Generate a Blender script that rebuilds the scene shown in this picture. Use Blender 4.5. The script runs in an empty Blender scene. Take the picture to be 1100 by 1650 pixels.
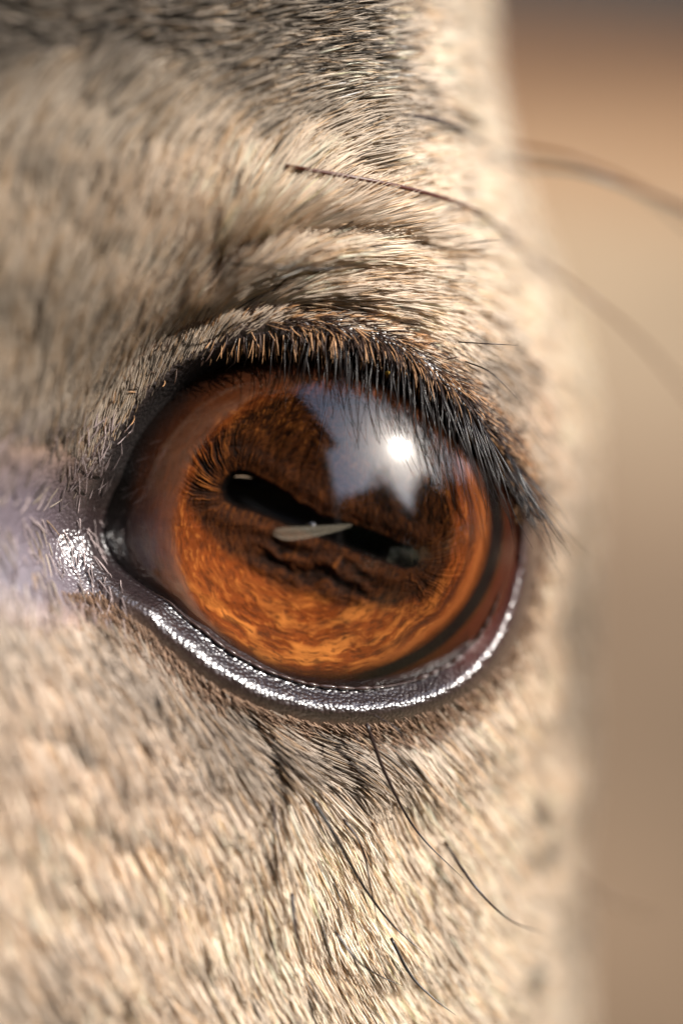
import bpy, math, numpy as np
from mathutils import Matrix, Vector
R = math.radians
rng = np.random.default_rng(7)
scn = bpy.context.scene
COL = scn.collection

# ---------------------------------------------------------------- frame, camera
S = 6.4e-5                      # metres per design unit (the face is designed in units of 0.064 mm)
PITCH = R(18)                   # the camera looks down by this much
HEIGHT = 0.60                   # height of the eye above the ground
DIST = 4000 * S
FRAME = Matrix.Translation((0, 0, HEIGHT)) @ Matrix.Rotation(-PITCH, 4, 'X')

cam_d = bpy.data.cameras.new("camera"); cam = bpy.data.objects.new("camera", cam_d)
COL.objects.link(cam); scn.camera = cam
cam.matrix_world = FRAME @ Matrix.Translation((0, -DIST, 0)) @ Matrix.Rotation(R(90), 4, 'X')
cam_d.sensor_fit = 'VERTICAL'; cam_d.sensor_height = 100 * 1650 / 4000; cam_d.lens = 100
cam_d.clip_start = 0.01; cam_d.clip_end = 400
cam_d.dof.use_dof = True; cam_d.dof.focus_distance = DIST + 30 * S
cam_d.dof.aperture_fstop = 3.9; cam_d.dof.aperture_blades = 0

# ---------------------------------------------------------------- sun and sky
sun_local = Vector((0.66, -0.50, 0.56)).normalized()          # towards the sun
sun_dir = (FRAME.to_3x3() @ sun_local).normalized()
sun_d = bpy.data.lights.new("sun", 'SUN'); sun = bpy.data.objects.new("sun", sun_d); COL.objects.link(sun)
sun_d.energy = 3.6; sun_d.angle = R(0.53); sun_d.color = (1.0, 0.95, 0.88)
sun.rotation_euler = (-sun_dir).to_track_quat('-Z', 'Y').to_euler(); sun.location = (1, -1, 3)
elev = math.asin(sun_dir.z); azim = math.atan2(sun_dir.x, sun_dir.y)
W = bpy.data.worlds.new("World"); scn.world = W; W.use_nodes = True
nt = W.node_tree; nt.nodes.clear()
sky = nt.nodes.new("ShaderNodeTexSky"); sky.sky_type = 'NISHITA'; sky.sun_disc = False
sky.sun_elevation = elev; sky.sun_rotation = azim
sky.dust_density = 2.2; sky.air_density = 1.0; sky.ozone_density = 1.0
bg = nt.nodes.new("ShaderNodeBackground"); bg.inputs[1].default_value = 0.15
wo = nt.nodes.new("ShaderNodeOutputWorld")
nt.links.new(sky.outputs[0], bg.inputs[0]); nt.links.new(bg.outputs[0], wo.inputs[0])
scn.view_settings.view_transform = 'Standard'; scn.view_settings.look = 'None'
scn.view_settings.exposure = 0.92; scn.view_settings.gamma = 1
scn.cycles.max_bounces = 12; scn.cycles.transparent_max_bounces = 24
scn.cycles.caustics_reflective = False; scn.cycles.caustics_refractive = False
scn.cycles_curves.shape = 'RIBBONS'
scn.cycles_curves.subdivisions = 2

# ---------------------------------------------------------------- small numeric tools
def lin(c):
    c = np.asarray(c, float) / 255.0
    return np.where(c <= 0.04045, c / 12.92, ((c + 0.055) / 1.055) ** 2.4)
def sstep(a, b, x):
    t = np.clip((x - a) / (b - a), 0, 1); return t * t * (3 - 2 * t)
def _hash(i, j, s):
    h = (i.astype(np.int64) * 374761393 + j.astype(np.int64) * 668265263 + s * 1442695041) & 0x7fffffff
    h = ((h ^ (h >> 13)) * 1274126177) & 0x7fffffff
    h = (h ^ (h >> 16)) & 0xffff
    return h / 65535.0
def noise(x, y, s=0):
    xi = np.floor(x); yi = np.floor(y); fx = x - xi; fy = y - yi
    fx = fx * fx * (3 - 2 * fx); fy = fy * fy * (3 - 2 * fy)
    a = _hash(xi, yi, s); b = _hash(xi + 1, yi, s); c = _hash(xi, yi + 1, s); d = _hash(xi + 1, yi + 1, s)
    return (a * (1 - fx) + b * fx) * (1 - fy) + (c * (1 - fx) + d * fx) * fy
def fbm(x, y, s=0, o=4):
    v = 0; a = 0.5; t = 0
    for k in range(o):
        v = v + a * noise(x * 2 ** k, y * 2 ** k, s + 17 * k); t += a; a *= 0.55
    return v / t
def to_m(p):                                    # design units (x right, y down, h towards viewer) -> metres
    p = np.asarray(p, float)
    return np.stack([(p[..., 0] - 550) * S, -p[..., 2] * S, (825 - p[..., 1]) * S], -1)

# ---------------------------------------------------------------- eye opening
CX, CY = 500.0, 850.0
contour = np.array([(157,862),(166,815),(192,772),(215,722),(252,672),(300,628),(352,600),(420,584),(500,580),(566,586),
    (625,606),(684,646),(742,696),(790,748),(822,800),(830,860),(822,930),(804,985),(775,1034),(730,1074),(670,1099),(600,1109),
    (540,1106),(460,1089),(400,1063),(330,1016),(270,968),(215,938),(176,905)], float)
_d = contour - [CX, CY]; _r = np.hypot(*_d.T)
contour = contour + _d/_r[:, None]*(np.interp(_d[:,1]/_r, [-1, -.3, .1, 1], [17, 8, 0, 7])*(_r > 100))[:, None]
ang = np.arctan2(contour[:,1]-CY, contour[:,0]-CX); rad = np.hypot(contour[:,0]-CX, contour[:,1]-CY)
o = np.argsort(ang); ang, rad = ang[o], rad[o]
TH = np.linspace(-math.pi, math.pi, 721)
_rc = np.interp(TH, np.r_[ang-2*math.pi, ang, ang+2*math.pi], np.tile(rad, 3))
k = np.hanning(19); k /= k.sum()
_rc = np.convolve(np.r_[_rc[-61:-1], _rc, _rc[1:61]], k, 'same')[60:-60]
_rc[-1] = _rc[0]
def rc(th): return np.interp(th, TH, _rc)
EX, EY, EH, ER = 482.0, 858.0, -395.0, 440.0            # eyeball centre and radius
def cornea_h(x, y):
    q = ER**2 - (x-EX)**2 - (y-EY)**2
    return EH + np.sqrt(np.maximum(q, 200.0))
_rim = cornea_h(CX + _rc*np.cos(TH), CY + _rc*np.sin(TH))
def rim_h(th): return np.interp(th, TH, _rim)

# ---------------------------------------------------------------- shape of the face
_xe = np.array([(-900,820),(-300,820),(0,838),(150,876),(300,940),(450,1005),(600,1050),(740,1045),(850,1050),(950,1045),(1080,1040),
                (1200,1040),(1350,1035),(1500,1015),(1650,1025),(2000,1040),(2600,1040)], float)
yy = np.linspace(-900, 2600, 351)
_xs = np.convolve(np.r_[[_xe[0,1]]*8, np.interp(yy, _xe[:,0], _xe[:,1]), [_xe[-1,1]]*8], np.ones(17)/17, 'valid')
def xedge(y): return np.interp(y, yy, _xs)
def seg_dist(x, y, pts):
    best = np.full(np.shape(x), 1e9); t_at = np.zeros(np.shape(x)); side = np.zeros(np.shape(x))
    pts = np.asarray(pts, float); n = len(pts) - 1
    for i in range(n):
        a, b = pts[i], pts[i+1]; d = b - a; L = d @ d
        t = np.clip(((x-a[0])*d[0] + (y-a[1])*d[1]) / L, 0, 1)
        dx = x - a[0] - t*d[0]; dy = y - a[1] - t*d[1]; r = np.hypot(dx, dy)
        m = r < best
        best = np.where(m, r, best); t_at = np.where(m, (i + t)/n, t_at)
        side = np.where(m, np.sign(d[0]*dy - d[1]*dx), side)
    return best, t_at, side
CREASE1 = [(318,470),(345,435),(400,404),(455,388),(520,374),(600,372),(690,392)]
CREASE2 = [(385,492),(430,466),(500,440),(570,428),(640,430),(740,470),(820,540)]
CREASE3 = [(300,590),(350,545),(420,512),(500,498),(600,500),(690,522),(770,575),(840,660)]
CREASE4 = [(395,1160),(425,1215),(440,1260),(436,1320)]
def surf(x, y):
    """surface point (X, Y, H) of the face for surface coordinates x, y."""
    x = np.asarray(x, float); y = np.asarray(y, float)
    th = np.arctan2(y-CY, x-CX); r = np.hypot(x-CX, y-CY); d = r - rc(th)
    dx = x - 455
    base = np.where(dx < 0, -0.40*dx, -0.42*dx - 3.5e-4*dx*dx)
    base = base - 0.0022*np.maximum(-100-x, 0)**2 - 0.0016*np.maximum(-150-y, 0)**2 - 0.0016*np.maximum(y-1800, 0)**2
    base = base + 12*np.exp(-((y-270)/190)**2)*np.exp(-((x-420)/420)**2)
    base = base + 22*(fbm(x/95, y/95, 3, 3)-0.5)*sstep(40, 160, d)
    up = sstep(0.25, -0.35, np.sin(th))                       # 1 on the upper lid
    thick = 16 + 34*up
    prof = np.where(d < 0, -30*np.clip(-d/14, 0, 1), 0)
    prof = prof + thick*sstep(-2, 26, d)
    low = 1-up
    prof = prof + low*(16*np.exp(-((d-34)/20)**2) - 12*np.exp(-((d-88)/22)**2))
    prof = prof - up*14*np.exp(-((d-70)/14)**2)
    w = np.exp(-(np.maximum(d, 0)/135)**2)
    eye = rim_h(th) + prof
    H = base*(1-w) + eye*w
    for pts, dep, wid, rg in ((CREASE1, 42, 9, 26), (CREASE2, 20, 8, 16), (CREASE4, 26, 12, 8)):
        q, t, s = seg_dist(x, y, pts)
        env = np.sin(np.pi*np.clip(0.06+0.88*t, 0, 1))**0.6
        H = H - dep*env*np.exp(-(q/wid)**2) + rg*env*np.exp(-((q-34)/22)**2)*(s > 0) + 0.5*rg*env*np.exp(-((q-30)/24)**2)*(s < 0)
    xe = xedge(y); RR = 330.0; x0 = xe - RR
    ph = np.maximum(x - x0, 0)/RR
    X = np.where(x > x0, x0 + RR*np.sin(np.minimum(ph, 3.0)), x)
    H = np.where(x > x0, H - 2.0*RR*(1-np.cos(np.minimum(ph, 3.0))), H)
    X = np.where((ph > 0) & (d < 150), X*sstep(20, 150, d) + x*(1-sstep(20, 150, d)), X)
    return np.stack([X, y, H], -1)

# ---------------------------------------------------------------- helpers for objects
def link(o, parent=None):
    COL.objects.link(o); o.parent = parent; return o
def mesh_obj(name, verts, faces, mat, parent=None, smooth=True, cols=None, vals=None):
    me = bpy.data.meshes.new(name)
    me.from_pydata([tuple(v) for v in verts] if not isinstance(verts, np.ndarray) else verts.tolist(), [],
                   faces if isinstance(faces, list) else faces.tolist())
    me.materials.append(mat)
    if smooth: me.polygons.foreach_set('use_smooth', [True]*len(me.polygons))
    if cols is not None:
        a = me.attributes.new('col', 'FLOAT_COLOR', 'POINT')
        a.data.foreach_set('color', np.c_[cols, np.ones(len(cols))].astype(np.float32).ravel())
    for kx, v in (vals or {}).items():
        a = me.attributes.new(kx, 'FLOAT', 'POINT'); a.data.foreach_set('value', np.asarray(v, np.float32).ravel())
    me.update()
    return link(bpy.data.objects.new(name, me), parent)
def grid_faces(n, m, wrap=False):
    i = np.arange(n-1)[:, None]*m; j = np.arange(m if wrap else m-1)[None]
    a = i + j; b = i + (j+1) % m
    return np.stack([a, b, b+m, a+m], -1).reshape(-1, 4)
def tube(pts, radii, k=6, cap=True):
    """round tapered tube through pts (metres)."""
    pts = np.asarray(pts, float); n = len(pts); t = np.gradient(pts, axis=0); t /= np.linalg.norm(t, axis=1)[:, None]
    ref = np.array([0.31, -0.93, 0.17]); V = []
    for p, d, r in zip(pts, t, radii):
        a = np.cross(d, ref); a /= np.linalg.norm(a); b = np.cross(d, a)
        for q in range(k):
            V.append(p + r*(math.cos(2*math.pi*q/k)*a + math.sin(2*math.pi*q/k)*b))
    F = grid_faces(n, k, True).tolist()
    if cap: F += [list(range(k))[::-1], list(range((n-1)*k, n*k))]
    return V, F
def spline(P, n):
    P = np.asarray(P, float); m = len(P); out = []
    Q = np.r_[[2*P[0]-P[1]], P, [2*P[-1]-P[-2]]]
    for s in np.linspace(0, m-1, n):
        i = min(int(s), m-2); t = s - i; a, b, c, d = Q[i:i+4]
        out.append(0.5*((2*b) + (-a+c)*t + (2*a-5*b+4*c-d)*t*t + (-a+3*b-3*c+d)*t**3))
    return np.array(out)
class N:
    """tiny node-tree helper"""
    def __init__(s, name):
        s.m = bpy.data.materials.new(name); s.m.use_nodes = True; s.t = s.m.node_tree; s.t.nodes.clear()
        s.out = s.t.nodes.new('ShaderNodeOutputMaterial')
    def n(s, ty, **kw):
        x = s.t.nodes.new(ty)
        for a, b in kw.items(): setattr(x, a, b)
        return x
    def l(s, a, b): s.t.links.new(a, b)
    def val(s, sock, v): sock.default_value = v
def attr(t, name): return t.n('ShaderNodeAttribute', attribute_name=name)

# ---------------------------------------------------------------- materials
def mat_skin():
    t = N('bare skin'); p = t.n('ShaderNodeBsdfPrincipled'); a = attr(t, 'col'); w = attr(t, 'wet')
    tc = t.n('ShaderNodeTexCoord')
    v = t.n('ShaderNodeTexVoronoi'); v.inputs['Scale'].default_value = 2300; v.feature = 'F1'; v.inputs['Randomness'].default_value = 0.85
    nz = t.n('ShaderNodeTexNoise'); nz.inputs['Scale'].default_value = 700; nz.inputs['Detail'].default_value = 4
    t.l(tc.outputs['Object'], v.inputs['Vector']); t.l(tc.outputs['Object'], nz.inputs['Vector'])
    ad = t.n('ShaderNodeMath', operation='ADD'); t.l(v.outputs['Distance'], ad.inputs[0]); t.l(nz.outputs['Fac'], ad.inputs[1])
    b = t.n('ShaderNodeBump', invert=True); b.inputs['Strength'].default_value = 0.8; b.inputs['Distance'].default_value = 0.00013
    t.l(ad.outputs[0], b.inputs['Height'])
    mx = t.n('ShaderNodeMixRGB', blend_type='MULTIPLY'); mx.inputs[0].default_value = 0.55
    rp = t.n('ShaderNodeMapRange'); rp.inputs[1].default_value = 0.25; rp.inputs[2].default_value = 0.75; rp.inputs[3].default_value = 0.5; rp.inputs[4].default_value = 1.25
    t.l(nz.outputs['Fac'], rp.inputs[0]); t.l(a.outputs['Color'], mx.inputs[1]); t.l(rp.outputs[0], mx.inputs[2])
    t.l(mx.outputs[0], p.inputs['Base Color']); t.l(b.outputs[0], p.inputs['Normal']); t.l(b.outputs[0], p.inputs['Coat Normal'])
    r = t.n('ShaderNodeMapRange'); r.inputs[3].default_value = 0.62; r.inputs[4].default_value = 0.30
    t.l(w.outputs['Fac'], r.inputs[0]); t.l(r.outputs[0], p.inputs['Roughness'])
    t.l(w.outputs['Fac'], p.inputs['Coat Weight']); p.inputs['Coat Roughness'].default_value = 0.29; p.inputs['Coat IOR'].default_value = 2.0
    cr = t.n('ShaderNodeMapRange'); cr.inputs[1].default_value = .55; cr.inputs[2].default_value = .95; cr.inputs[3].default_value = .46; cr.inputs[4].default_value = .28
    t.l(w.outputs['Fac'], cr.inputs[0]); t.l(cr.outputs[0], p.inputs['Coat Roughness'])
    t.l(p.outputs[0], t.out.inputs[0]); return t.m
def mat_fur():
    t = N('coat hair'); a = attr(t, 'col'); bd = attr(t, 'band'); h = t.n('ShaderNodeHairInfo')
    # banded hairs: dark shaft, pale tip
    m1 = t.n('ShaderNodeMapRange'); m1.inputs[1].default_value = 0.25; m1.inputs[2].default_value = 0.75; t.l(h.outputs['Intercept'], m1.inputs[0])
    inv = t.n('ShaderNodeMath', operation='SUBTRACT'); inv.inputs[0].default_value = 1; t.l(m1.outputs[0], inv.inputs[1])
    mul = t.n('ShaderNodeMath', operation='MULTIPLY'); t.l(inv.outputs[0], mul.inputs[0]); t.l(bd.outputs['Fac'], mul.inputs[1])
    mx = t.n('ShaderNodeMixRGB'); t.l(mul.outputs[0], mx.inputs[0]); t.l(a.outputs['Color'], mx.inputs[1]); mx.inputs[2].default_value = (0.022, 0.016, 0.012, 1)
    p = t.n('ShaderNodeBsdfPrincipled'); t.l(mx.outputs[0], p.inputs['Base Color']); p.inputs['Roughness'].default_value = 0.5
    p.inputs['Specular IOR Level'].default_value = 0.38
    tr = t.n('ShaderNodeBsdfTranslucent'); t.l(mx.outputs[0], tr.inputs[0])
    ms = t.n('ShaderNodeMixShader'); ms.inputs[0].default_value = 0.18; t.l(p.outputs[0], ms.inputs[1]); t.l(tr.outputs[0], ms.inputs[2])
    t.l(ms.outputs[0], t.out.inputs[0]); return t.m
def mat_simple(name, c, rough=0.4, spec=0.5, coat=0.0, noise_scale=None):
    t = N(name); p = t.n('ShaderNodeBsdfPrincipled'); c = lin(c)
    p.inputs['Base Color'].default_value = (*c, 1); p.inputs['Roughness'].default_value = rough
    p.inputs['Specular IOR Level'].default_value = spec; p.inputs['Coat Weight'].default_value = coat
    if noise_scale:
        nz = t.n('ShaderNodeTexNoise'); nz.inputs['Scale'].default_value = noise_scale; nz.inputs['Detail'].default_value = 5
        tc = t.n('ShaderNodeTexCoord'); t.l(tc.outputs['Object'], nz.inputs['Vector'])
        r = t.n('ShaderNodeValToRGB'); r.color_ramp.elements[0].color = (*(c*0.55), 1); r.color_ramp.elements[1].color = (*np.minimum(c*1.4, 1), 1)
        r.color_ramp.elements[0].position = 0.3; r.color_ramp.elements[1].position = 0.7
        t.l(nz.outputs['Fac'], r.inputs[0]); t.l(r.outputs[0], p.inputs['Base Color'])
    t.l(p.outputs[0], t.out.inputs[0]); return t.m
def mat_cornea():
    t = N('wet cornea'); tr = t.n('ShaderNodeBsdfTransparent'); g = t.n('ShaderNodeBsdfGlossy'); g.inputs['Roughness'].default_value = 0.0
    g2 = t.n('ShaderNodeBsdfGlossy'); g2.inputs['Roughness'].default_value = 0.13
    gm = t.n('ShaderNodeMixShader'); gm.inputs[0].default_value = 0.22; t.l(g.outputs[0], gm.inputs[1]); t.l(g2.outputs[0], gm.inputs[2])
    ge = t.n('ShaderNodeNewGeometry'); dt = t.n('ShaderNodeVectorMath', operation='DOT_PRODUCT'); t.l(ge.outputs['Normal'], dt.inputs[0]); t.l(ge.outputs['Incoming'], dt.inputs[1])
    ab = t.n('ShaderNodeMath', operation='ABSOLUTE'); t.l(dt.outputs['Value'], ab.inputs[0])
    om = t.n('ShaderNodeMath', operation='SUBTRACT'); om.inputs[0].default_value = 1; t.l(ab.outputs[0], om.inputs[1])
    pw = t.n('ShaderNodeMath', operation='POWER'); t.l(om.outputs[0], pw.inputs[0]); pw.inputs[1].default_value = 5
    f = t.n('ShaderNodeMath', operation='MULTIPLY_ADD'); t.l(pw.outputs[0], f.inputs[0]); f.inputs[1].default_value = .25; f.inputs[2].default_value = .122
    ms = t.n('ShaderNodeMixShader'); t.l(f.outputs[0], ms.inputs[0]); t.l(tr.outputs[0], ms.inputs[1]); t.l(gm.outputs[0], ms.inputs[2])
    t.l(ms.outputs[0], t.out.inputs[0]); return t.m
def mat_iris():
    t = N('iris tissue'); p = t.n('ShaderNodeBsdfPrincipled'); a = attr(t, 'col'); t.l(a.outputs['Color'], p.inputs['Base Color'])
    p.inputs['Roughness'].default_value = 0.75; p.inputs['Specular IOR Level'].default_value = 0.08
    tc = t.n('ShaderNodeTexCoord'); nz = t.n('ShaderNodeTexNoise'); nz.inputs['Scale'].default_value = 1800; nz.inputs['Detail'].default_value = 4
    t.l(tc.outputs['Object'], nz.inputs['Vector'])
    b = t.n('ShaderNodeBump'); b.inputs['Strength'].default_value = 0.5; b.inputs['Distance'].default_value = 0.0001
    t.l(nz.outputs['Fac'], b.inputs['Height']); t.l(b.outputs[0], p.inputs['Normal'])
    t.l(p.outputs[0], t.out.inputs[0]); return t.m
M_skin, M_fur, M_cornea, M_iris = mat_skin(), mat_fur(), mat_cornea(), mat_iris()
M_pupil = mat_simple('pupil black', (6, 5, 6), 0.35, 0.3)
M_lash = mat_simple('black lash', (30, 23, 20), 0.32, 0.6)
M_whisk = mat_simple('dark whisker', (38, 24, 20), 0.35, 0.5)
M_whisk_r = mat_simple('red-brown whisker', (74, 36, 24), 0.35, 0.5)
M_whisk_b = mat_simple('grey-brown whisker', (112, 92, 72), 0.45, 0.4)

# ---------------------------------------------------------------- ground (all that lies behind the head)
def ground():
    t = N('dry earth'); p = t.n('ShaderNodeBsdfPrincipled'); p.inputs['Roughness'].default_value = 0.95; p.inputs['Specular IOR Level'].default_value = 0.08
    geo = t.n('ShaderNodeNewGeometry'); sp = t.n('ShaderNodeSeparateXYZ'); t.l(geo.outputs['Position'], sp.inputs[0])
    nz = t.n('ShaderNodeTexNoise'); nz.inputs['Scale'].default_value = 1.1; nz.inputs['Detail'].default_value = 6; t.l(geo.outputs['Position'], nz.inputs['Vector'])
    ad = t.n('ShaderNodeMath', operation='MULTIPLY_ADD'); ad.inputs[1].default_value = 0.9; t.l(nz.outputs['Fac'], ad.inputs[0]); t.l(sp.outputs['Y'], ad.inputs[2])
    sx = t.n('ShaderNodeMath', operation='MULTIPLY_ADD'); sx.inputs[1].default_value = 0.55; t.l(sp.outputs['X'], sx.inputs[0]); t.l(ad.outputs[0], sx.inputs[2])
    mr = t.n('ShaderNodeMapRange'); mr.inputs[1].default_value = 0; mr.inputs[2].default_value = 8; t.l(sx.outputs[0], mr.inputs[0])
    r = t.n('ShaderNodeValToRGB'); e = r.color_ramp.elements
    stops = [(0.16, (112,93,73)), (0.30, (120,100,79)), (0.40, (150,130,104)), (0.49, (158,134,104)), (0.57, (142,99,60)), (0.65, (132,92,57)), (0.69, (50,47,41)), (1.0, (50,47,41))]
    while len(e) < len(stops): e.new(0.5)
    for el, (q, c) in zip(e, stops): el.position = q; el.color = (*lin(c), 1)
    t.l(mr.outputs[0], r.inputs[0])
    n2 = t.n('ShaderNodeTexNoise'); n2.inputs['Scale'].default_value = 2.6; n2.inputs['Detail'].default_value = 8; t.l(geo.outputs['Position'], n2.inputs['Vector'])
    m2 = t.n('ShaderNodeMapRange'); m2.inputs[1].default_value = 0.3; m2.inputs[2].default_value = 0.7; m2.inputs[3].default_value = 0.55; m2.inputs[4].default_value = 1.3; t.l(n2.outputs['Fac'], m2.inputs[0])
    mx = t.n('ShaderNodeMixRGB', blend_type='MULTIPLY'); mx.inputs[0].default_value = 0.9; t.l(r.outputs[0], mx.inputs[1]); t.l(m2.outputs[0], mx.inputs[2])
    b = t.n('ShaderNodeBump'); b.inputs['Distance'].default_value = 0.03; t.l(n2.outputs['Fac'], b.inputs['Height']); t.l(b.outputs[0], p.inputs['Normal'])
    gy = t.n('ShaderNodeMapRange'); gy.inputs[1].default_value = .25; gy.inputs[2].default_value = .55; gy.inputs[3].default_value = 1; gy.inputs[4].default_value = 0
    t.l(sp.outputs['Y'], gy.inputs[0]); gm = t.n('ShaderNodeMixRGB'); gm.inputs[2].default_value = (.035, .038, .018, 1)      # darkening added on the unseen viewer's side, cuts haze in the cornea
    t.l(gy.outputs[0], gm.inputs[0]); t.l(mx.outputs[0], gm.inputs[1])
    t.l(gm.outputs[0], p.inputs['Base Color']); t.l(p.outputs[0], t.out.inputs[0])
    n = 161; u = np.linspace(-1, 1, n); u = np.sign(u)*np.abs(u)**2.6*150
    X, Y = np.meshgrid(u, u, indexing='ij')
    Z = 0.06*(fbm(X/0.7+50, Y/0.7+50, 9, 3)-0.5) + 0.004*np.maximum(np.hypot(X, Y)-12, 0)
    V = np.stack([X, Y, Z], -1).reshape(-1, 3)
    g = mesh_obj('ground', V, grid_faces(n, n), t.m); g['kind'] = 'structure'
    g['label'] = 'blurred bare tan and orange-brown earth behind the head'; g['category'] = 'ground'
ground()

# ---------------------------------------------------------------- the animal
animal = bpy.data.objects.new('animal', None); COL.objects.link(animal); animal.matrix_world = FRAME
animal.empty_display_size = 0.05
animal['label'] = 'fawn short-haired animal with wet amber eye and dark bar-shaped pupil'; animal['category'] = 'animal'

# colour of skin and coat over the face -------------------------------------------------
def idw(x, y, pts, power=3.0, eps=25.0):
    pts = np.asarray(pts, float); num = np.zeros(np.shape(x)+(pts.shape[1]-2,)); den = np.zeros(np.shape(x))
    for q in pts:
        w = 1.0/(((x-q[0])**2 + (y-q[1])**2 + eps*eps)**(power/2)); den += w; num += w[..., None]*q[2:]
    return num/den[..., None]
def face_vars(x, y):
    th = np.arctan2(y-CY, x-CX); r = np.hypot(x-CX, y-CY); d = r - rc(th); up = sstep(0.25, -0.35, np.sin(th))
    return th, d, up
def canthus(x, y):
    a = np.exp(-(((x-90)/140)**2 + ((y-915)/80)**2)**1.4)
    b = np.exp(-(((x-40)/140)**2 + ((y-810)/85)**2)**1.4)
    return np.clip(a + 0.85*b, 0, 1)
def face_skin(x, y):
    th, d, up = face_vars(x, y); ca = canthus(x, y)
    base = lin((150,122,98)) * np.ones(x.shape+(1,))
    purp = lin((106,96,104)); dark = lin((34,24,26)); vdark = lin((20,12,10)); red = lin((112,62,52))
    def mix(a, b, m): return a*(1-m[..., None]) + b*m[..., None]
    c = mix(base, purp, np.clip(ca*1.1, 0, 1))
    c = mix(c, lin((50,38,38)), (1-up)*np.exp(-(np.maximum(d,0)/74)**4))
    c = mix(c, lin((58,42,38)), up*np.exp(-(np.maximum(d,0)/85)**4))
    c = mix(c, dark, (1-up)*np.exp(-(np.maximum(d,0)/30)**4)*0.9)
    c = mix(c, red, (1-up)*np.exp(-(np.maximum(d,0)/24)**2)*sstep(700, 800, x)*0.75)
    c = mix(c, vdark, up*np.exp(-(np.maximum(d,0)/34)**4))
    q, t, s = seg_dist(x, y, CREASE1); c = mix(c, lin((120,98,92)), np.exp(-(q/20)**2))
    wet = np.clip(ca*0.75 + (1-up)*np.exp(-((d-30)/46)**4)*1.0 + up*0.75*np.exp(-((d-60)/40)**4)*sstep(330, 430, x) + 0.5*np.exp(-(q/16)**2), 0, 1)
    return c, wet

def face():
    nth = 560; rings = np.r_[np.linspace(-16, 0, 5)[:-1], np.linspace(0, 60, 26)[:-1], 60 + (np.linspace(0, 1, 96)**1.35)*1.0*1000]
    th = np.linspace(-math.pi, math.pi, nth, endpoint=False)
    xs0, xs1, ys0, ys1 = -520.0, 1850.0, -560.0, 2220.0
    ct, st = np.cos(th), np.sin(th)
    Rout = np.minimum(np.where(ct > 0, (xs1-CX)/np.maximum(ct, 1e-6), (xs0-CX)/np.minimum(ct, -1e-6)),
                      np.where(st > 0, (ys1-CY)/np.maximum(st, 1e-6), (ys0-CY)/np.minimum(st, -1e-6)))
    r0 = rc(th); X = []; Y = []
    for q in rings:
        if q <= 60: r = r0 + q
        else: r = r0 + 60 + (Rout - r0 - 60)*(q-60)/1000
        X.append(CX + r*ct); Y.append(CY + r*st)
    X = np.array(X); Y = np.array(Y)
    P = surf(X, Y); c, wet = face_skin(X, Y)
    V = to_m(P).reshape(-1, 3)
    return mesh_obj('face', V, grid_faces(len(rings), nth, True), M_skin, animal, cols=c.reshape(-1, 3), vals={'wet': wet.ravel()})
face_o = face(); face_o['label'] = 'wrinkled skin with glossy pebbled dark eyelid rims'

# ---------------------------------------------------------------- coat
flow_pts = [(50,50,1,.1),(250,60,1,.05),(450,60,1,-.15),(600,60,1,-.1),(400,180,.9,-.45),(150,200,.65,-.7),(50,250,.5,-.9),(50,400,.1,-1),(200,400,.25,-1),(330,400,.32,-1),
 (350,330,.3,-1),(410,380,.42,-1),(430,320,.55,-.9),(370,370,.32,-1),(440,350,.62,-.85),(520,330,.9,-.55),(600,320,1,-.3),(700,350,1,.05),(480,250,.95,-.3),(600,200,1,-.1),(750,150,1,.1),(50,600,.1,-1),(200,600,.25,-1),
 (300,540,.4,-.9),(400,430,.9,-.42),(450,420,.9,-.35),(500,410,1,-.25),(600,410,1,0),(700,450,1,.3),(400,490,.8,-.5),(500,480,1,-.12),(600,480,1,.1),(750,520,1,.6),(850,650,.7,.9),
 (50,750,.1,-1),(60,900,.2,1),(100,1100,.4,1),(250,1050,.5,.9),(100,1300,.4,1),(300,1180,.5,.9),(400,1160,.9,.55),(500,1180,1,.5),(600,1190,.9,.6),(700,1160,.7,.8),(430,1290,.18,1),(350,1400,.22,1),
 (500,1400,.28,1),(600,1260,.25,1),(600,1500,.55,1),(750,1400,.5,1),(200,1600,.6,.9),(50,1500,.6,.9),(900,1500,.8,.7),(900,950,.3,1),(950,1100,.3,1),(950,450,.8,.7),(950,700,.5,.9),(1000,1300,.5,1),(400,1600,.5,1)]
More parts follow.
